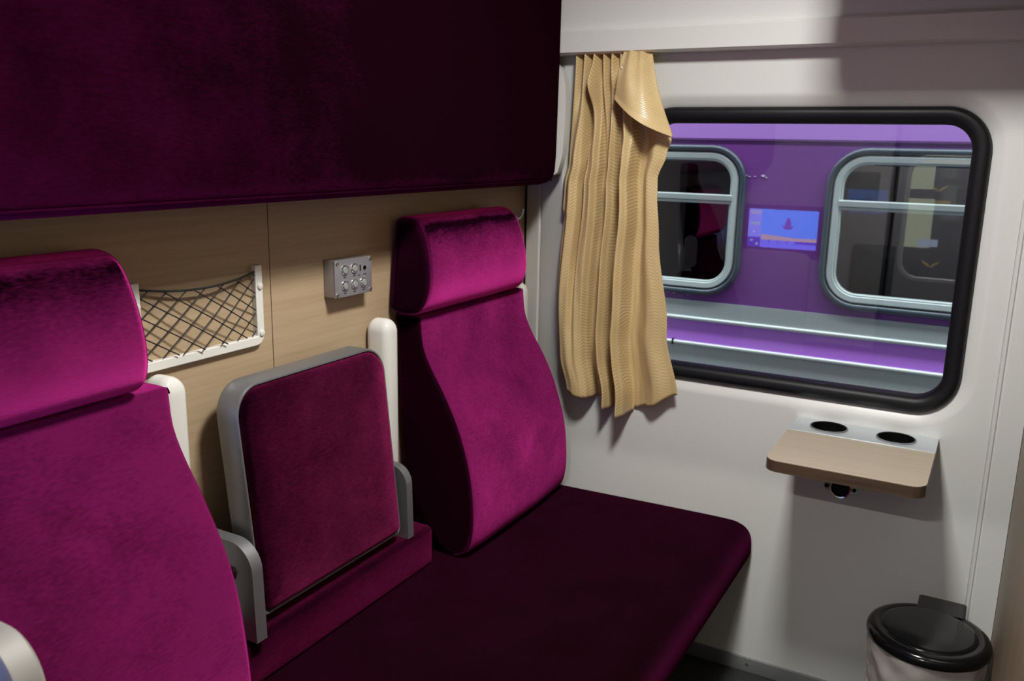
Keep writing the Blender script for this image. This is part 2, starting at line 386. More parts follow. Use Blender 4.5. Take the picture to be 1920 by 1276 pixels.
# added unseen cabinet on the right wall, to shade the window wall
lc = thing('light_blocker', 'unseen added cabinet high on the right wall above the picture', 'blocker')
box('body', -0.41, -0.30, RY + 0.001, -0.815, 1.78, CEIL - 0.001, M_['white'], lc, 0.012)
box('blocker_face', -0.40, -0.31, -0.815, -0.807, 1.80, CEIL - 0.02, M_['white'], lc, 0.003)

# ================================================================== BENCH
be = thing('sleeper_bench', 'wide plum velvet bench cushion running to the window wall', 'bench')
sp = [(WY - 0.010, 0.420), (WY - 0.010, 0.335), (WY - 0.020, 0.322), (WY - 0.05, 0.320), (-0.30, 0.319), (-0.60, 0.319), (-0.66, 0.319), (-0.694, 0.324), (-0.714, 0.338), (-0.722, 0.362), (-0.720, 0.400), (-0.708, 0.424), (-0.684, 0.438), (-0.64, 0.443), (-0.45, 0.440), (-0.2, 0.434), (-0.05, 0.431), (WY - 0.04, 0.430), (WY - 0.018, 0.428)]
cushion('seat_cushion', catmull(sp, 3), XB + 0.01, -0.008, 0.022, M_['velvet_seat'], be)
box('base_box', XB + 0.02, -0.03, -0.30, WY - 0.012, FZ + 0.001, 0.317, M_['grey'], be, 0.004)
# raised bolster between the two seat backs
bp_ = [(WY - 0.004, 0.436), (WY - 0.004, 0.527), (WY - 0.012, 0.533), (-0.078, 0.534), (-0.087, 0.530), (-0.092, 0.520), (-0.092, 0.444), (-0.088, 0.436)]
cushion('bolster', bp_, -1.318, -0.655, 0.006, M_['velvet_bolster'], be)

# ------------------------------------------------------------------ seat backs
BACK = [(-0.004, 1.036), (-0.014, 1.028), (-0.022, 0.965), (-0.045, 0.913), (-0.084, 0.851), (-0.123, 0.777), (-0.150, 0.700), (-0.166, 0.621), (-0.173, 0.532), (-0.166, 0.475), (-0.146, 0.446), (-0.110, 0.440), (-0.060, 0.468), (-0.015, 0.520), (0.020, 0.600), (0.047, 0.803), (0.058, 1.010), (0.050, 1.034)]
HEAD = [(0.020, 1.276), (-0.002, 1.272), (-0.020, 1.260), (-0.034, 1.238), (-0.045, 1.208), (-0.053, 1.172), (-0.057, 1.138), (-0.056, 1.105), (-0.048, 1.074), (-0.034, 1.054), (-0.012, 1.043), (0.024, 1.041), (0.052, 1.050), (0.060, 1.075), (0.058, 1.181), (0.054, 1.255), (0.044, 1.272)]
def post(x0, x1, top, parent):
    """white upright with a domed top beside a seat back"""
    rings = []; r = (x1 - x0) / 2; cx = (x0 + x1) / 2; y0, y1 = -0.004, WY - 0.003
    base = rrect(x0, x1, y0, y1, 0.018, 0, 5)
    rings.append([(a, b, 0.535) for a, b in base])
    for k in range(9):
        t = k / 8 * math.pi / 2 * 0.97; s = math.cos(t)
        rings.append([(cx + (a - cx) * s, (y0 + y1) / 2 + (b - (y0 + y1) / 2) * (0.35 + 0.65 * s), top - 0.032 + 0.032 * math.sin(t)) for a, b in base])
    return finish('side_post', loft(rings), M_['gloss'], parent, smooth=60)
def seat_back(x0, x1, hx0, hx1, label, posts):
    t = thing('seat_back', label, 'seat')
    c = cushion('back_cushion', catmull(BACK, 3), x0, x1, 0.016, M_['velvet'], t, taper=0.02, crown=0.006, wob=0.003, side=M_['velvet_side'])
    # stitched seam along both front edges
    for xe in (x0 + 0.004, x1 - 0.004):
        cx = (x0 + x1) / 2
        fr = [p for p in catmull(BACK, 3)[7:33]]
        pts = [(cx + (xe - cx) * (1 - 0.02 * (z - 0.4) / 0.65), y - 0.001 + 0.010, z) for y, z in fr]
        finish('seam', tube(pts, 0.0016, 6), M_['velvet_pad'], c)
    h = cushion('headrest', catmull(HEAD, 3), hx0, hx1, 0.022, M_['velvet_head'], t, crown=0.004, wob=0.002, zr=(1.04, 1.28), taper=0.09, side=M_['velvet_side'])
    box('support', (hx0 + hx1) / 2 - 0.15, (hx0 + hx1) / 2 + 0.15, 0.02, WY - 0.006, 1.025, 1.055, M_['dark'], t)
    for a, b in posts: post(a, b, 1.043, t)
    return t
seat_back(-0.602, -0.058, -0.628, -0.112, 'plum velvet seat back with headrest next to the curtain', [(-0.712, -0.660), (-0.052, -0.006)])
seat_back(-1.842, -1.322, -1.840, -1.385, 'plum velvet seat back with headrest at the left edge', [(-1.336, -1.280)])

# ------------------------------------------------------------------ folding armrest between them
ar = thing('folding_armrest', 'upright folded armrest with aluminium frame and plum pad', 'armrest')
AX0, AX1, AZ0, AZ1 = -1.208, -0.764, 0.556, 1.003
def lean(x, y, z): return (x, y - 0.048 * (1 - (z - 0.556) / 0.447), z)
def ring_a(off, y, r=0.062): 
    P = rrect(AX0, AX1, AZ0, AZ1, r, off, 8); out = []
    for a, b in P:
        # lower corners are nearly square
        out.append((a, b))
    q = len(P) // 4
    for c, (X, Z) in ((2, (AX0 - off, AZ0 - off)), (3, (AX1 + off, AZ0 - off))):
        for k in range(q):
            a, b = out[c * q + k]; out[c * q + k] = (a + (X - a) * 0.72, b + (Z - b) * 0.72)
    return [lean(a, y, b) for a, b in out]
finish('frame', loft([ring_a(-0.004, 0.022), ring_a(0.0, 0.020), ring_a(0.0, -0.028), ring_a(-0.002, -0.031), ring_a(-0.005, -0.031), ring_a(-0.007, -0.028), ring_a(-0.007, -0.015)]), M_['alu'], ar, smooth=35)
bm = loft([ring_a(-0.0085, -0.020), ring_a(-0.0085, -0.030), ring_a(-0.012, -0.037), ring_a(-0.020, -0.041), ring_a(-0.06, -0.043), ring_a(-0.14, -0.044)])
finish('pad', bm, M_['velvet_pad'], ar, smooth=60)
def hinge(xa, xb, y0, yf, z0, z1, r):
    P = [(y0, z0), (yf - 0.004, z0)]
    for k in range(9):
        t = R(180 - 0 - 90 * k / 8); P.append((yf + r + r * math.cos(t), z1 - r + r * math.sin(t)))
    P += [(y0, z1)]
    return finish('hinge_bracket', prism(P, 0, xa, xb, 0.003), M_['alu'], ar, smooth=40)
hb = hinge(-1.252, -1.226, WY - 0.02, -0.104, 0.535, 0.727, 0.055)
finish('bolt', lathe([(0.016, 0), (0.016, -0.003), (0.012, -0.004), (0.011, -0.009), (0.008, -0.011)], (-1.252, -0.045, 0.662), 'x', 24), M_['chrome'], hb)
hinge(-0.750, -0.728, WY - 0.02, -0.084, 0.535, 0.712, 0.045)

# ------------------------------------------------------------------ rounded aluminium guard at the near end
gd = thing('bench_end_guard', 'blurred rounded aluminium end guard in the near left corner', 'guard')
P = []
for (cy, cz, s) in ((-0.400, 0.918, 180), (-0.10, 0.918, 90)):
    for k in range(9):
        t = R(s - 90 * k / 8); P.append((cy + 0.055 * math.cos(t), cz + 0.055 * math.sin(t)))
out = [(-0.455, 0.446)] + P + [(-0.045, 0.446)]
cyz = (-0.25, 0.7)
def shr(k): return [(cyz[0] + (a - cyz[0]) * (1 - k / 0.205), cyz[1] + (b - cyz[1]) * (1 - k / 0.27)) for a, b in out]
rg = [(-1.850 + d, shr(i)) for i, d in ((0.006, 0.0), (0.0, -0.006), (0.0, -0.032), (0.004, -0.037), (0.016, -0.038), (0.020, -0.034), (0.021, -0.022))]
finish('panel', loft([[(x, a, b) for a, b in ps] for x, ps in rg]), plain('cast_aluminium', (0.34, 0.32, 0.30), 0.6, 0.15), gd, smooth=40)

# ================================================================== UPPER BERTH (folded up)
ub = thing('upper_berth', 'upper berth folded against the wall, dark plum velvet underside', 'berth')
up = [(WY - 0.010, 1.332), (-0.060, 1.337), (-0.086, 1.344), (-0.101, 1.357), (-0.108, 1.375), (-0.111, 1.42), (-0.114, 1.70), (-0.115, 2.02), (-0.110, 2.05), (-0.095, 2.065), (0.02, 2.07), (WY - 0.010, 2.07)]
ubc = cushion('berth_cushion', up, XB + 0.012, -0.064, 0.014, M_['velvet_bunk'], ub)
finish('seam', tube([(XB + 0.03, -0.100, 1.351), (-1.2, -0.1005, 1.3505), (-0.078, -0.100, 1.351)], 0.0018, 6), M_['velvet_bunk'], ubc)
P = [(WY - 0.012, 1.365), (-0.098, 1.365), (-0.108, 1.372), (-0.121, 1.42), (-0.126, 1.50), (-0.127, 1.56), (-0.124, 1.61), (-0.112, 1.648), (-0.092, 1.664), (-0.06, 1.668), (WY - 0.012, 1.668)]
finish('end_bracket', prism(P, 0, -0.056, -0.030, 0.005), M_['white'], ub, smooth=45)

# ================================================================== THINGS ON THE WOOD WALL
# net pocket
po = thing('net_pocket', 'black elastic net pocket in a white frame on the oak wall', 'pocket')
PX0, PX1, PZ0, PZ1 = -1.342, -1.038, 1.045, 1.206
fw = 0.0185; ya, yb = WY - 0.0005, WY - 0.012
outer = [(PX0, PZ1)] + [(PX0 + 0.022 - 0.022 * math.cos(R(90 * k / 6)), PZ0 + 0.022 - 0.022 * math.sin(R(90 * k / 6))) for k in range(7)] + [(PX1 - 0.022 + 0.022 * math.sin(R(90 * k / 6)), PZ0 + 0.022 - 0.022 * math.cos(R(90 * k / 6))) for k in range(7)] + [(PX1, PZ1)]
inner = [(PX1 - fw, PZ1), (PX1 - fw, PZ0 + fw + 0.004), (PX1 - fw - 0.004, PZ0 + fw), (PX0 + fw + 0.004, PZ0 + fw), (PX0 + fw, PZ0 + fw + 0.004), (PX0 + fw, PZ1)]
# U frame as three pieces in one profile strip
bm = bmesh.new()
iu = []
for p in outer:
    iu.append((min(max(p[0], PX0 + fw), PX1 - fw), max(p[1], PZ0 + fw)))
fa = [[(p[0], y, p[1]) for p in outer] for y in (ya, yb)]; fb = [[(p[0], y, p[1]) for p in iu] for y in (ya, yb)]
V = {}
def vv(p):
    k = tuple(round(c, 5) for c in p)
    if k not in V: V[k] = bm.verts.new(p)
    return V[k]
def fc(*ps):
    vs_ = []
    for p in ps:
        v = vv(p)
        if v not in vs_: vs_.append(v)
    if len(vs_) > 2:
        try: bm.faces.new(vs_)
        except ValueError: pass
for i in range(len(outer) - 1):
    fc(fa[1][i], fa[1][i + 1], fb[1][i + 1], fb[1][i]); fc(fa[0][i], fa[0][i + 1], fa[1][i + 1], fa[1][i]); fc(fb[0][i], fb[0][i + 1], fb[1][i + 1], fb[1][i])
for i in (0, -1): fc(fa[0][i], fa[1][i], fb[1][i], fb[0][i])
finish('frame', bm, M_['gloss'], po, smooth=40, bevel=0.002)
for x in (PX0 + fw / 2, PX1 - fw / 2):
    for z in (PZ0 + 0.024, PZ1 - 0.042):
        finish('screw_cap', lathe([(0.0065, 0), (0.0065, -0.0025), (0.005, -0.0035)], (x + 0.001, yb, z), 'y', 16), M_['gloss'], po)
# sagging top cord and diagonal cords
def topz(x):
    u = (x - PX0) / (PX1 - PX0); return PZ1 - 0.008 - 0.018 * (4 * u * (1 - u)) ** 0.9
def bow(x, z): return yb + 0.004 - 0.010 * math.sin(math.pi * (x - PX0 - fw) / (PX1 - PX0 - 2 * fw))
xi0, xi1 = PX0 + fw - 0.002, PX1 - fw + 0.002
N = 28
finish('top_cord', tube([(xi0 + (xi1 - xi0) * k / N, bow(xi0 + (xi1 - xi0) * k / N, 0), topz(xi0 + (xi1 - xi0) * k / N)) for k in range(N + 1)], 0.0022, 6), M_['cord'], po)
sl = 0.56; zb = PZ0 + fw + 0.0015
def clip_line(x0, s):
    """points of one cord z = zb + s (x - x0) inside the frame and under the top cord"""
    pts = []
    for k in range(0, 121):
        x = xi0 + (xi1 - xi0) * k / 120; z = zb + s * (x - x0)
        if zb - 0.0005 <= z <= topz(x): pts.append((x, bow(x, z) + (0.001 if s > 0 else -0.001), z))
    return pts
pitch = 0.0435; xs = PX0 - 0.30
for s in (0.80, -0.62):
    x0 = PX0 - 0.30
    while x0 < PX1 + 0.40:
        pts = clip_line(x0 + (0.008 if s > 0 else 0.0), s)
        if len(pts) > 4: finish('net_cord', tube([pts[0], pts[len(pts) // 2], pts[-1]], 0.00125, 5), M_['cord'], po)
        x0 += pitch if s > 0 else pitch * 1.28
# switch box
sb = thing('switch_box', 'small grey metal box with five round buttons on the oak wall', 'switch box')
BX0, BX1, BZ0, BZ1, BY = -0.846, -0.719, 1.111, 1.194, 0.031
box('housing', BX0 + 0.0008, BX1 - 0.0008, BY + 0.003, WY - 0.0005, BZ0 + 0.0008, BZ1 - 0.0008, plain('grey_box_metal', (0.33, 0.30, 0.28), 0.45, 0.4), sb, 0.001)
fp = box('face_plate', BX0, BX1, BY, BY + 0.0035, BZ0, BZ1, plain('violet_grey_plate', (0.36, 0.345, 0.37), 0.38, 0.55), sb, 0.0012)
for x, z in ((-0.815, 1.171), (-0.782, 1.1715), (-0.8145, 1.136), (-0.782, 1.136), (-0.7505, 1.1365)):
    b = finish('button', lathe([(0.0115, 0), (0.0115, -0.002), (0.0105, -0.0035), (0.0088, -0.0035), (0.0082, -0.0015)], (x, BY, z), 'y', 24), M_['chrome'], sb)
    finish('button_cap', lathe([(0.0078, -0.001), (0.0078, -0.0032), (0.0068, -0.0047)], (x, BY, z), 'y', 24), plain('ivory_button', (0.42, 0.43, 0.37), 0.3, 0.4) if 'ivory_button' not in bpy.data.materials else bpy.data.materials['ivory_button'], b)
    finish('button_mark', lathe([(0.0022, -0.0040), (0.0022, -0.0045)], (x, BY, z), 'y', 10), M_['grey'], b)
    box('caption', x - 0.004, x + 0.004, BY - 0.0003, BY + 0.0005, z - 0.0178, z - 0.0160, M_['dark'], fp)
for a, b in ((-0.765, 0.0035), (-0.745, 0.0055)): box('caption', a - b, a + b, BY - 0.0003, BY + 0.0005, 1.1535, 1.1550, M_['dark'], fp)
box('indicator_slot', -0.7625, -0.7590, BY - 0.0006, BY + 0.001, 1.163, 1.177, M_['dark'], sb, 0.0003)
finish('headphone_jack', lathe([(0.0048, 0), (0.0048, -0.0012), (0.0036, -0.0012), (0.0034, -0.0002)], (-0.7455, BY, 1.169), 'y', 18), M_['dark'], sb)
for x in (BX0 + 0.0065, BX1 - 0.0065):
    for z in (BZ0 + 0.0065, BZ1 - 0.0065): finish('screw', lathe([(0.0047, 0), (0.0047, -0.0012), (0.0026, -0.0024)], (x, BY, z), 'y', 14), M_['chrome'], sb)
# coat hook
hk = thing('coat_hook', 'small pale double coat hook above the far headrest', 'hook')
finish('back_plate', lathe([(0.021, 0), (0.021, -0.004), (0.017, -0.007)], (-0.070, WY - 0.0005, 1.243), 'y', 24), M_['alu_lt'], hk)
pr = catmull([(-0.070, WY - 0.005, 1.258), (-0.060, WY - 0.022, 1.246), (-0.046, WY - 0.036, 1.236), (-0.030, WY - 0.040, 1.236), (-0.018, WY - 0.040, 1.246), (-0.010, WY - 0.040, 1.259)], 5, False)
finish('prong', tube(pr, 0.0047, 8), M_['alu_lt'], hk, smooth=60)
pr = catmull([(-0.070, WY - 0.005, 1.250), (-0.076, WY - 0.022, 1.238), (-0.086, WY - 0.034, 1.234), (-0.096, WY - 0.036, 1.246)], 5, False)
finish('prong', tube(pr, 0.0047, 8), M_['alu_lt'], hk, smooth=60)

# ================================================================== CURTAIN
cu = thing('curtain', 'gold chevron curtain bunched at the left of the window', 'curtain')
def lerp_tab(tab, z):
    for (z0, v0), (z1, v1) in zip(tab, tab[1:]):
        if z0 >= z >= z1:
            t = (z0 - z) / (z0 - z1); t = t * t * (3 - 2 * t); return v0 + (v1 - v0) * t
    return tab[0][1] if z > tab[0][0] else tab[-1][1]
LEFT = [(1.70, -0.144), (1.40, -0.130), (1.34, -0.118), (1.00, -0.094), (0.85, -0.100), (0.74, -0.126)]
RIGHT = [(1.70, -0.350), (1.45, -0.392), (1.20, -0.415), (0.95, -0.448), (0.77, -0.487)]
BULGE = [(1.70, 0.0), (1.60, -0.006), (1.52, -0.020), (1.465, -0.040), (1.43, -0.030), (1.36, -0.004), (1.30, 0.0), (0.7, 0.0)]
# ridges and valleys across the cloth: (u, depth towards the room) at the top, the middle and the hem
TOP = [(0, .004), (.05, .030), (.10, .002), (.16, .034), (.23, .002), (.29, .036), (.36, .000), (.42, .034), (.48, .004), (.54, .032), (.60, .002), (.66, .034), (.72, .004), (.79, .036), (.86, .008), (.93, .030), (1, .006)]
MID = [(0, .000), (.05, .022), (.12, .046), (.175, .034), (.21, .004), (.25, .032), (.33, .044), (.365, .024), (.380, -.006), (.462, -.008), (.475, .026), (.510, .046), (.540, .026), (.552, -.005), (.622, -.006), (.636, .036), (.68, .060), (.725, .050), (.742, .012), (.752, -.005), (.80, -.002), (.90, .034), (1, .026)]
HEM = [(0, -.006), (.05, .014), (.11, .036), (.17, .044), (.20, .046), (.23, .046), (.265, .038), (.29, .020), (.302, -.008), (.368, -.008), (.380, .022), (.42, .046), (.445, .026), (.455, -.006), (.512, -.006), (.524, .034), (.56, .060), (.59, .044), (.603, .008), (.612, -.004), (.655, .000), (.85, .024), (1, .016)]
def prof(tab, u):
    for (a, va), (b, vb) in zip(tab, tab[1:]):
        if a <= u <= b:
            t = (u - a) / (b - a); t = t * t * (3 - 2 * t); return va + (vb - va) * t
    return tab[-1][1]
HEMZ = [(0, .765), (.08, .745), (.2, .733), (.33, .730), (.345, .728), (.36, .716), (.44, .708), (.49, .706), (.5, .700), (.57, .697), (.615, .700), (.63, .712), (.75, .728), (1, .776)]
bm = bmesh.new(); uvl = bm.loops.layers.uv.new('UVMap'); NU, NV = 260, 110; G = []
for j in range(NV + 1):
    row = []
    for i in range(NU + 1):
        u = i / NU; v = j / NV
        hz = prof(HEMZ, u); z = 1.700 + (hz - 1.700) * v
        wt = max(0, 1 - v / 0.34); wt = wt * wt * (3 - 2 * wt); wh = max(0, (v - 0.35) / 0.65); wh = wh * wh * (3 - 2 * wh)
        KN = [(a + (c - a) * wh, b_ + (e - b_) * wh) for (a, b_), (c, e) in zip(MID, HEM)]
        d = prof(TOP, u) * wt + prof(KN, u) * (1 - wt)
        d += 0.006 * noise.noise(Vector((u * 7, v * 3, 1.7))) + 0.0015 * noise.noise(Vector((u * 22, v * 8, 5.1)))
        d += 0.034 * math.exp(-((u - 0.29) / 0.075) ** 2 - ((v - 0.095) / 0.045) ** 2) - 0.030 * math.exp(-((u - 0.25) / 0.05) ** 2 - ((v - 0.20) / 0.07) ** 2)
        d += 0.026 * math.exp(-((u - 0.60) / 0.05) ** 2 - ((v - 0.075) / 0.035) ** 2) - 0.016 * math.exp(-((u - 0.58) / 0.05) ** 2 - ((v - 0.15) / 0.04) ** 2)
        d = d * (1.0 + 0.35 * min(1, v * 2.2))
        y = lerp_tab(LEFT, z) + (lerp_tab(RIGHT, z) - lerp_tab(LEFT, z)) * u
        b1, b2, b3 = (KN[8][0] + KN[9][0]) / 2, (KN[13][0] + KN[14][0]) / 2, KN[19][0]
        uc = (KN[4][0], KN[11][0], KN[16][0], KN[21][0])[0 if u < b1 else 1 if u < b2 else 2 if u < b3 else 3]
        if uc != KN[4][0] and uc != KN[21][0]: y += (lerp_tab(RIGHT, z) - lerp_tab(LEFT, z)) * (u - uc) * (1 - wt) * (d / 0.075) * 0.08
        bu = max(0, (u - 0.45) / 0.55); y += lerp_tab(BULGE, z) * bu * bu
        if u < 0.12 and z > 1.262: y += 0.010 * (1 - u / 0.12)
        y += 0.003 * noise.noise(Vector((u * 5, v * 4, 8.8))) * min(1, v * 4)
        row.append((bm.verts.new((-0.014 - max(d, -0.008), y, z)), (u * 0.62, v * 0.98)))
    G.append(row)
AL = [0.0]                                    # length along the cloth, so that the weave keeps its size over the folds
for i in range(NU): AL.append(AL[-1] + (G[64][i + 1][0].co - G[64][i][0].co).length)
G = [[(p[0], (AL[i], p[1][1])) for i, p in enumerate(row)] for row in G]
for j in range(NV):
    for i in range(NU):
        q = (G[j][i], G[j][i + 1], G[j + 1][i + 1], G[j + 1][i]); f = bm.faces.new([a[0] for a in q])
        for lp, a in zip(f.loops, q): lp[uvl].uv = a[1]
c = finish('cloth', bm, M_['curtain'], cu, smooth=80)
md = c.modifiers.new('thickness', 'SOLIDIFY'); md.thickness = 0.0015
# the loose corner folded over at the top right
bm = bmesh.new(); uvl = bm.loops.layers.uv.new('UVMap'); NU, NV = 40, 40; G = []
TL, TR, BL, BR = Vector((-0.050, -0.292, 1.698)), Vector((-0.034, -0.362, 1.698)), Vector((-0.088, -0.282, 1.570)), Vector((-0.082, -0.450, 1.472))
for j in range(NV + 1):
    row = []
    for i in range(NU + 1):
        u = i / NU; v = j / NV
        P_ = TL.lerp(TR, u).lerp(BL.lerp(BR, u), v)
        bul = math.sin(math.pi * u) * (0.010 + 0.030 * v) + 0.012 * math.sin(math.pi * min(1, v * 1.1)) 
        P_ = P_ + Vector((-bul, 0.006 * math.sin(math.pi * v) * (u - 0.2), -0.010 * math.sin(math.pi * u) * v))
        P_.x += 0.004 * math.sin(u * 16) * (1 - v)
        row.append((bm.verts.new(P_), (u * (0.08 + 0.14 * v) + 0.0, v * 0.24 + u * v * 0.10)))
    G.append(row)
# lip turning under along the lower edge
for k in range(1, 9):
    row = []; t = k / 8
    for i in range(NU + 1):
        u = i / NU; b0 = G[NV][i][0].co
        row.append((bm.verts.new(b0 + Vector((0.034 * t * (0.35 + math.sin(math.pi * u)), 0.03 * t * (u ** 2) * (1 - 0.1), 0.020 * math.sin(math.pi * t) * math.sin(math.pi * u) * 0.2 + 0.024 * t * math.sin(math.pi * u)))), (G[NV][i][1][0], G[NV][i][1][1] + 0.05 * t)))
    G.append(row)
for j in range(len(G) - 1):
    for i in range(NU):
        q = (G[j][i], G[j][i + 1], G[j + 1][i + 1], G[j + 1][i]); f = bm.faces.new([a[0] for a in q])
        for lp, a in zip(f.loops, q): lp[uvl].uv = a[1]
c = finish('folded_corner', bm, M_['curtain'], cu, smooth=80)
md = c.modifiers.new('thickness', 'SOLIDIFY'); md.thickness = 0.0012
# small wire hook showing at the top
finish('curtain_hook', tube(catmull([(-0.075, -0.300, 1.635), (-0.080, -0.296, 1.645), (-0.076, -0.302, 1.652), (-0.080, -0.306, 1.643), (-0.076, -0.310, 1.652)], 4, False), 0.0012, 6), M_['chrome'], cu)

# ================================================================== TABLE
tb = thing('wall_table', 'small oak wall table with two cup holders under the window', 'table')
TX, TY0, TY1, TZ = -0.372, -1.146, -0.809, 0.760
r = 0.032
fr = [(-0.1205, TY1), (TX + r, TY1)] + [(TX + r - r * math.sin(R(90 * k / 8)), TY1 - r + r * math.cos(R(90 * k / 8))) for k in range(1, 9)] + [(TX + r - r * math.cos(R(90 * k / 8)), TY0 + r - r * math.sin(R(90 * k / 8))) for k in range(0, 9)] + [(-0.1205, TY0)]
finish('table_top', prism(fr, 2, TZ - 0.0015, TZ, 0), M_['wood_y'], tb, smooth=30)
fr2 = [(x, y) for x, y in fr]
finish('table_edge', prism(fr2, 2, TZ - 0.027, TZ - 0.0016, 0.0), M_['wood_edge'], tb, smooth=40)
# metal strip with two openings
bm = bmesh.new(); HO = [(-0.056, -0.896), (-0.056, -1.054)]; HR = 0.0415
def cell(y0, y1, hy, n=32):
    cx, x0, x1 = -0.056, -0.1205, -0.0005; top, bot = TZ + 0.0005, TZ - 0.004
    c = []; o_ = []
    for k in range(n):
        a = 2 * math.pi * k / n; ca, sa = math.cos(a), math.sin(a); c.append((cx + HR * ca, hy + HR * sa))
        tx = ((x1 - cx) / ca if ca > 1e-6 else (x0 - cx) / ca if ca < -1e-6 else 1e9); ty = ((y1 - hy) / sa if sa > 1e-6 else (y0 - hy) / sa if sa < -1e-6 else 1e9)
        t = min(tx, ty); o_.append((cx + t * ca, hy + t * sa))
    # snap nearest to the corners
    for X in (x0, x1):
        for Y in (y0, y1):
            k = min(range(n), key=lambda q: (o_[q][0] - X) ** 2 + (o_[q][1] - Y) ** 2); o_[k] = (X, Y)
    rings = [[(a, b, top) for a, b in o_], [(a, b, top) for a, b in c], [(a, b, bot) for a, b in c], [(a, b, bot) for a, b in o_]]
    loft(rings, False, False, True, bm)
    for i in range(n): pass
ym = (HO[0][1] + HO[1][1]) / 2
cell(ym, TY1, HO[0][1]); cell(TY0, ym, HO[1][1])
bmesh.ops.remove_doubles(bm, verts=bm.verts, dist=0.0002)
ms = finish('metal_strip', bm, M_['alu_lt'], tb, smooth=30)
box('strip_bead', -0.1225, -0.1195, TY0, TY1, TZ - 0.003, TZ + 0.0022, M_['alu_lt'], ms, 0.0008)
box('strip_underside', -0.1205, -0.0005, TY0, TY1, TZ - 0.027, TZ - 0.020, M_['alu'], ms)
box('strip_end', -0.1205, -0.0005, TY0, TY0 + 0.002, TZ - 0.027, TZ - 0.0005, M_['alu'], ms)
box('strip_end', -0.1205, -0.0005, TY1 - 0.002, TY1, TZ - 0.027, TZ - 0.0005, M_['alu'], ms)
for hx, hy in HO:
    b = finish('cup_holder', lathe([(HR + 0.003, 0.0006), (HR + 0.003, 0.003), (HR - 0.001, 0.0036), (HR - 0.003, 0.0015), (HR - 0.004, -0.075), (0.002, -0.075)], (hx, hy, TZ), 'z', 40, cap0=False), M_['dark'], tb)
    finish('holder_ring', lathe([(HR + 0.0047, 0.0004), (HR + 0.0047, 0.0028), (HR + 0.0026, 0.0040), (HR + 0.0012, 0.0030)], (hx, hy, TZ), 'z', 40, cap0=False, cap1=False), M_['grey'], b)
for y in (TY0 + 0.03, TY1 - 0.03):
    P = [(-0.001, TZ - 0.028), (-0.20, TZ - 0.028), (-0.20, TZ - 0.038), (-0.03, TZ - 0.075), (-0.001, TZ - 0.085)]
    finish('support_arm', prism([(x, z) for x, z in P], 1, y - 0.006, y + 0.006, 0.001), M_['white'], tb)
# round fitting on the wall under the table
lk = thing('wall_catch', 'small round steel fitting with two screw ears below the table', 'fitting')
finish('ring', lathe([(0.0275, 0), (0.0275, -0.010), (0.0255, -0.013), (0.0225, -0.012), (0.0215, -0.004), (0.0215, 0.0)], (-0.0005, -0.9325, 0.588), 'x', 32, cap0=False, cap1=False), M_['chrome'], lk)
finish('plug', lathe([(0.022, 0), (0.022, -0.006), (0.019, -0.009)], (-0.0005, -0.9325, 0.588), 'x', 32), M_['black'], lk)
for s in (-1, 1):
    P = [(-0.9325 + s * a, 0.588 + b) for a, b in ((0.020, 0.013), (0.034, 0.010), (0.041, 0.004), (0.041, -0.004), (0.034, -0.010), (0.020, -0.013))]
    e = finish('ear', prism(P, 0, -0.0055, -0.0005, 0.001), M_['chrome'], lk)
    finish('screw', lathe([(0.005, 0), (0.005, -0.002), (0.003, -0.003)], (-0.0055, -0.9325 + s * 0.034, 0.588), 'x', 14), M_['dark'], e)

# ================================================================== BIN
bn = thing('waste_bin', 'round waste bin with glossy black lid in the right corner', 'bin')
BC = (-0.216, -1.184, 0.0); br = 0.1335
finish('bucket', lathe([(0.095, FZ + 0.001), (0.098, FZ + 0.004), (0.124, 0.335), (0.1255, 0.338), (0.121, 0.338), (0.094, FZ + 0.01)], BC, 'z', 48), plain('pale_bin_plastic', (0.42, 0.42, 0.46), 0.4), bn)
ld = finish('lid', lathe([(0.120, 0.338), (br - 0.004, 0.338), (br, 0.344), (br, 0.352), (br - 0.004, 0.360), (br - 0.012, 0.3645), (br - 0.022, 0.3655), (br - 0.026, 0.3640), (br - 0.029, 0.3640), (br - 0.033, 0.3675), (br - 0.040, 0.3690), (0.05, 0.3705), (0.003, 0.371)], BC, 'z', 72), M_['black'], bn, smooth=35)
P = [(BC[0] + a, BC[1] + b) for a, b in ((0.090, 0.034), (0.160, 0.034), (0.166, 0.028), (0.166, -0.066), (0.160, -0.072), (0.090, -0.072))]
finish('hinge_tab', prism(P, 2, 0.345, 0.3675, 0.003), M_['black'], ld, smooth=40)
# liner bag folded over the rim
bm = bmesh.new(); rings = []
for j in range(22):
    v = j / 21; ring = []
    for k in range(96):
        a = 2 * math.pi * k / 96
        rr_ = 0.1275 - 0.013 * v * 0.7 + 0.0028 * noise.noise(Vector((math.cos(a) * 3 + v * 2, math.sin(a) * 3, v * 3))) * 2 + 0.004 * abs(noise.noise(Vector((math.cos(a) * 7 + v * 5, math.sin(a) * 7 - v * 4, 2.2)))) + 0.001
        ring.append((BC[0] + rr_ * math.cos(a), BC[1] + rr_ * math.sin(a), 0.337 - 0.15 * v - 0.018 * v * math.sin(2 * a + 1) - 0.010 * v * math.sin(5 * a)))
    rings.append(ring)
loft(rings, False, False, True, bm)
lm, n_, l_, b_ = mat('translucent_bin_bag')
b_.inputs['Base Color'].default_value = (0.46, 0.40, 0.37, 1); b_.inputs['Roughness'].default_value = 0.28; b_.inputs['Alpha'].default_value = 0.72
tag(finish('bin_liner', bm, lm, smooth=70), 'wrinkled translucent bag folded over the bin rim below the black lid', 'bag')

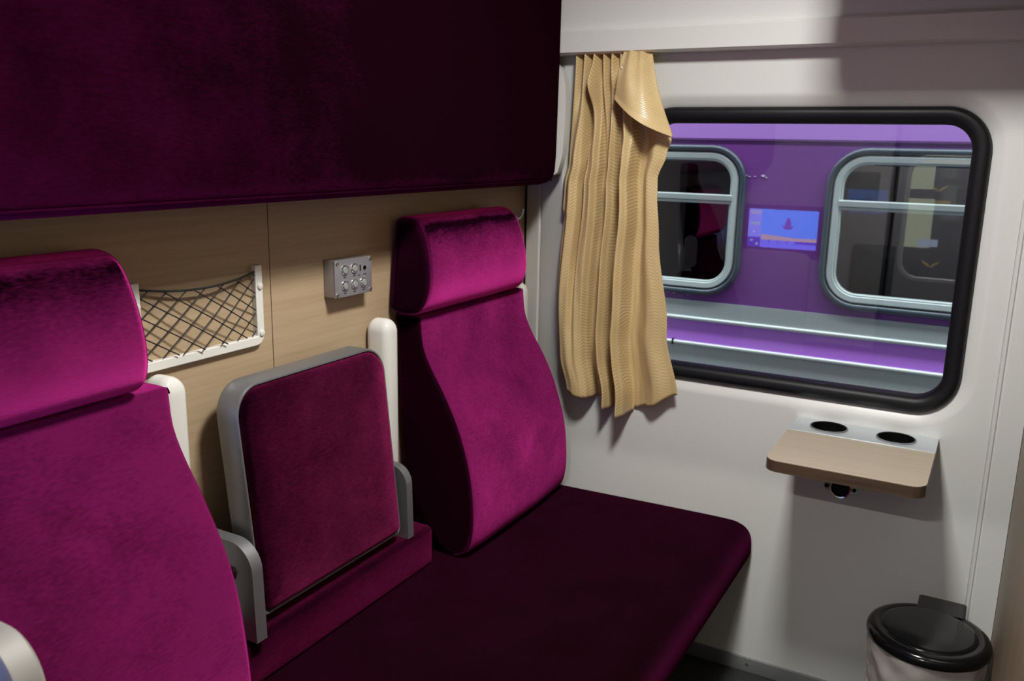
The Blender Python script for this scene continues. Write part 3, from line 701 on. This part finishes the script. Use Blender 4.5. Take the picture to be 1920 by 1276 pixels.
# ================================================================== SCREEN ON THE END WALL (seen reflected in the window)
tv = thing('wall_screen', 'blue lit screen on the end wall, seen mirrored in the window', 'screen')
SY0, SY1, SZ0, SZ1 = -0.372, -0.010, 0.925, 1.130
box('bezel', XB + 0.001, XB + 0.03, SY0 - 0.022, SY1 + 0.022, SZ0 - 0.028, SZ1 + 0.022, M_['black'], tv, 0.003)
SX = XB + 0.0305
def em(c, s):
    k = 'screen_%02x%02x%02x' % tuple(int(q * 255) for q in c)
    return bpy.data.materials.get(k) or emit(k, c, s)
SS = 10.0
sc = box('display', SX - 0.001, SX, SY0, SY1, SZ0, SZ1, em((0.03, 0.23, 0.95), SS), tv)
def spix(name, a0, a1, b0, b1, col, lay=1):
    """a: 0..1 across as seen in the mirror (left to right), b: 0..1 upwards"""
    ya = SY1 + (SY0 - SY1) * a0; yb_ = SY1 + (SY0 - SY1) * a1
    return box(name, SX, SX + 0.0004 * lay, min(ya, yb_), max(ya, yb_), SZ0 + (SZ1 - SZ0) * b0, SZ0 + (SZ1 - SZ0) * b1, em(col, SS), sc)
spix('side_menu', 0, .19, .26, 1, (0.17, 0.22, 0.85)); spix('menu_row', .02, .18, .86, .96, (0.30, 0.32, 0.62), 2); spix('menu_row', .03, .17, .58, .66, (0.22, 0.34, 0.55), 2)
spix('menu_tile', 0, .19, 0, .26, (0.03, 0.02, 0.42)); spix('menu_icon', .04, .08, .14, .2, (0.15, 0.30, 0.45), 2); spix('menu_icon', .12, .16, .05, .12, (0.15, 0.30, 0.45), 2)
for k in range(10): spix('golden_band', .20 + .08 * k, .28 + .08 * k, .20 - (0.0 if k > 1 else 0), (.34 - .010 * k if k < 5 else .285), (0.40, 0.30, 0.28))
spix('lower_bar', .20, 1, .0, .20, (0.10, 0.14, 0.90))
for k in range(4): spix('button_gap', .31 + .13 * k, .325 + .13 * k, .11, .20, (0.03, 0.03, 0.55), 2)
spix('lower_tile', .70, 1, .13, .20, (0.04, 0.03, 0.55), 2)
# winged emblem
def spoly(name, pts, col):
    P = [(SY1 + (SY0 - SY1) * a, SZ0 + (SZ1 - SZ0) * b) for a, b in pts]
    return finish(name, prism(P, 0, SX, SX + 0.0008), em(col, SS), sc, smooth=0)
spoly('emblem_crown', [(.57, .80), (.545, .70), (.535, .60), (.555, .54), (.605, .54), (.625, .60), (.615, .70), (.59, .80)], (0.09, 0.04, 0.36))
spoly('emblem_wing', [(.49, .62), (.55, .55), (.58, .54), (.58, .49), (.53, .51)], (0.09, 0.03, 0.34))
spoly('emblem_wing', [(.67, .62), (.61, .55), (.58, .54), (.58, .49), (.63, .51)], (0.09, 0.03, 0.34))

# ================================================================== CARRIAGE ON THE NEXT TRACK
TXX = 1.50
tr = thing('train_carriage', 'purple and grey passenger carriage on the next track', 'carriage')
pur_l = plain('light_purple_paint', (0.40, 0.20, 0.62), 0.32, var=0.03, scale=6)
pur_m = plain('stripe_purple_paint', (0.44, 0.17, 0.72), 0.30, var=0.03, scale=6)
pur_d = plain('deep_purple_paint', (0.150, 0.042, 0.235), 0.28, var=0.05, scale=5)
ste = plain('weathered_grey_steel', (0.42, 0.47, 0.48), 0.42, 0.35, bump=0.1, scale=120, var=0.10)
ste2 = plain('lower_grey_steel', (0.34, 0.385, 0.39), 0.45, 0.35, bump=0.1, scale=120, var=0.10)
rub = plain('bluish_window_rubber', (0.035, 0.055, 0.075), 0.35, var=0.2)
frm = plain('pale_window_frame', (0.50, 0.57, 0.56), 0.38, 0.3, var=0.08, scale=30)
Y0, Y1 = -3.2, 2.2
box('roof_band', TXX, TXX + 0.05, Y0, Y1, 1.482, 2.30, pur_l, tr)
box('roof', TXX, TXX + 2.9, Y0, Y1, 2.30, 2.34, pur_l, tr)
TW = [(-1.60, -0.572), (-0.232, 0.80), (-2.95, -1.95)]; TZ0_, TZ1_, TR_ = 0.806, 1.452, 0.150
bm = bmesh.new()
edges_ = [Y0, -1.78, -0.40, Y1]
for (a, b), (e0, e1) in zip((TW[2], TW[0], TW[1]), zip(edges_, edges_[1:])):
    plate_with_hole(TXX + 0.004, e0, e1, 0.772, 1.482, rrect(a, b, TZ0_, TZ1_, TR_), bm)
bmesh.ops.remove_doubles(bm, verts=bm.verts, dist=0.0001)
finish('window_band', bm, pur_d, tr)
box('upper_steel_band', TXX, TXX + 0.05, Y0, Y1, 0.690, 0.772, ste, tr)
box('purple_stripe', TXX + 0.001, TXX + 0.05, Y0, Y1, 0.578, 0.690, pur_m, tr)
box('lower_steel_band', TXX, TXX + 0.05, Y0, Y1, -0.25, 0.578, ste2, tr)
for z in (0.690, 0.574): finish('rub_rail', tube([(TXX - 0.004, Y0, z), (TXX - 0.004, Y1, z)], 0.0095, 10), plain('bright_steel_rail_%d' % int(z * 1000), (0.52, 0.57, 0.57), 0.35, 0.3), tr)
box('rail_joint', TXX - 0.016, TXX, 0.040, 0.046, 0.562, 0.588, M_['dark'], tr)
box('panel_line', TXX - 0.001, TXX + 0.002, Y0, Y1, 1.478, 1.486, plain('panel_shadow_gap', (0.10, 0.03, 0.16), 0.6), tr)
def twin(a, b):
    W_ = (a, b, TZ0_, TZ1_, TR_); X = TXX
    wf = finish('window_gasket', loft(rings_yz([(0.006, X + 0.006), (0.004, X - 0.010), (-0.006, X - 0.016), (-0.018, X - 0.012), (-0.024, X + 0.01)], *W_), False, False), rub, tr, smooth=60)
    finish('window_frame', loft(rings_yz([(-0.024, X + 0.012), (-0.024, X - 0.004), (-0.030, X - 0.010), (-0.050, X - 0.008), (-0.053, X - 0.003), (-0.058, X - 0.003), (-0.062, X + 0.002), (-0.062, X + 0.03)], *W_), False, False), frm, wf, smooth=50)
    zt = 1.228
    bm = prism([(X + 0.028, zt - 0.020), (X - 0.002, zt - 0.020), (X - 0.004, zt - 0.014), (X - 0.004, zt - 0.010), (X - 0.001, zt - 0.008), (X - 0.010, zt - 0.004), (X - 0.012, zt + 0.016), (X - 0.004, zt + 0.020), (X + 0.028, zt + 0.020)], 1, a + 0.05, b - 0.05)
    finish('transom', bm, frm, wf, smooth=30)
    finish('top_rail', tube([(X + 0.002, a + 0.17, TZ1_ - 0.062), (X + 0.002, b - 0.17, TZ1_ - 0.062)], 0.004, 6), rub, wf)
    g_ = rrect(*W_, -0.05)
    finish('pane', prism(g_, 0, X + 0.014, X + 0.018), M_['tpane'], wf, smooth=0)
for a, b in TW: twin(a, b)
# interior of that carriage
inn = plain('carriage_lining', (0.36, 0.335, 0.31), 0.6, var=0.06, scale=5)
box('far_lining', TXX + 1.0, TXX + 1.04, Y0, -0.35, 0.1, 2.2, inn, tr)
box('far_lining', TXX + 2.2, TXX + 2.24, -0.35, Y1, 0.1, 2.2, inn, tr)
box('partition', TXX + 0.06, TXX + 2.2, -0.42, -0.36, 0.1, 2.2, inn, tr)
box('carriage_floor', TXX + 0.05, TXX + 2.8, Y0, Y1, 0.04, 0.1, M_['dark'], tr)
for (y0, y1, z0, z1) in ((-0.75, -0.60, 1.20, 1.34), (-0.86, -0.66, 0.62, 0.98)):
    box('lining_panel', TXX + 0.985, TXX + 1.0, y0 + 0.1, y1 + 0.1, z0, z1, plain('lining_panel_%d' % int(z0 * 100), (0.08, 0.08, 0.082), 0.5), tr, 0.01)
box('door_gap', TXX + 0.98, TXX + 1.0, -0.735, -0.722, 0.1, 2.2, M_['dark'], tr)
cl = thing('carriage_fill_lamp', 'added strip lamp that brightens the inside of the next carriage', 'lamp')  # lamp body added to go with the fill light
box('tray', TXX + 0.35, TXX + 0.65, -1.5, -0.8, 2.25, 2.298, M_['white'], cl, 0.004)
box('diffuser', TXX + 0.37, TXX + 0.63, -1.48, -0.82, 2.24, 2.252, M_['lampglow'], cl, 0.004)
tss = thing('passenger_seat', 'dim plum seat with white armrest cap inside the next carriage', 'seat')
cushion('back_cushion', [(y, z) for y, z in catmull(BACK, 2)], 0, 0.55, 0.02, M_['velvet_seat'], tss)
P = rrect(-0.03, 0.03, 0.55, 0.70, 0.028)
finish('armrest_cap', prism([(a, b) for a, b in P], 0, -0.10, -0.04, 0.008), M_['gloss'], tss, smooth=50)
box('seat_base', -0.05, 0.6, -0.50, 0.04, -0.22, 0.44, M_['velvet_seat'], tss, 0.03)
tss.location = (TXX + 0.416, 0.124, 0.325); tss.rotation_euler = (0, 0, R(20))
# flaked paint on the window band
for (y, z, ln, h) in ((-0.218, 1.330, .018, .005), (-0.236, 1.333, .012, .004), (-0.248, 1.329, .012, .004), (-0.272, 1.330, .009, .004), (-0.306, 1.333, .018, .009), (-0.320, 1.327, .008, .005), (0.085, 0.800, .02, .005), (0.055, 0.797, .014, .004), (-0.01, 0.795, .008, .003), (-0.285, 1.098, .004, .008), (-0.57, 1.238, .004, .016)):
    P = [(y + ln / 2 * math.cos(t * math.pi / 4) * random.uniform(.6, 1.2), z + h / 2 * math.sin(t * math.pi / 4) * random.uniform(.6, 1.3)) for t in range(8)]
    finish('paint_chip', prism(P, 0, TXX + 0.0015, TXX + 0.004), plain('bare_filler', (0.62, 0.55, 0.68), 0.6) if 'bare_filler' not in bpy.data.materials else bpy.data.materials['bare_filler'], tr, smooth=0)
# carriage on the other side of the corridor, only seen mirrored in the window
fc_ = thing('far_carriage', 'dark carriage beyond the corridor, mirrored in the right of the window', 'carriage')
FX = -4.60
box('side', FX - 0.05, FX, -2.6, 0.6, -0.4, 2.4, plain('dark_blue_paint', (0.02, 0.03, 0.045), 0.4), fc_)
litw = emit('lit_window', (0.62, 0.70, 0.46), 3.0); gold = emit('glowing_gold_mark', (0.85, 0.55, 0.06), 1.4)  # gold marks glow, standing in for light falling on them
box('lit_window', FX, FX + 0.01, -0.752, -0.530, 1.182, 1.345, litw, fc_, 0.004)
box('lit_window', FX, FX + 0.01, -0.771, -0.530, 0.766, 1.115, litw, fc_, 0.004)
box('gold_line', FX, FX + 0.008, -0.870, -0.737, 1.082, 1.106, gold, fc_)
box('gold_line', FX, FX + 0.008, -1.30, -0.66, 1.362, 1.392, gold, fc_)
box('lit_sign', FX, FX + 0.012, -0.822, -0.690, 0.777, 0.828, emit('lit_blue_sign', (0.55, 0.68, 0.95), 3.0), fc_)
for ey, ez in ((-0.785, 1.195), (-0.790, 0.656)):
    for sgn in (-1, 1):
        P = [(ey + sgn * a, ez + b) for a, b in ((0.0, -0.022), (0.02, 0.002), (0.034, 0.004), (0.062, 0.026), (0.05, 0.002), (0.03, -0.010), (0.012, -0.026))]
        finish('winged_emblem', prism(P, 0, FX, FX + 0.008), gold, fc_, smooth=0)
# track bed
struct(box('ground_outside', 0.2, 6.0, -6, 6, -1.35, -1.30, plain('track_ballast', (0.06, 0.058, 0.055), 0.9, bump=0.8, scale=30, var=0.4)), 'dark track bed between the trains', 'ground')
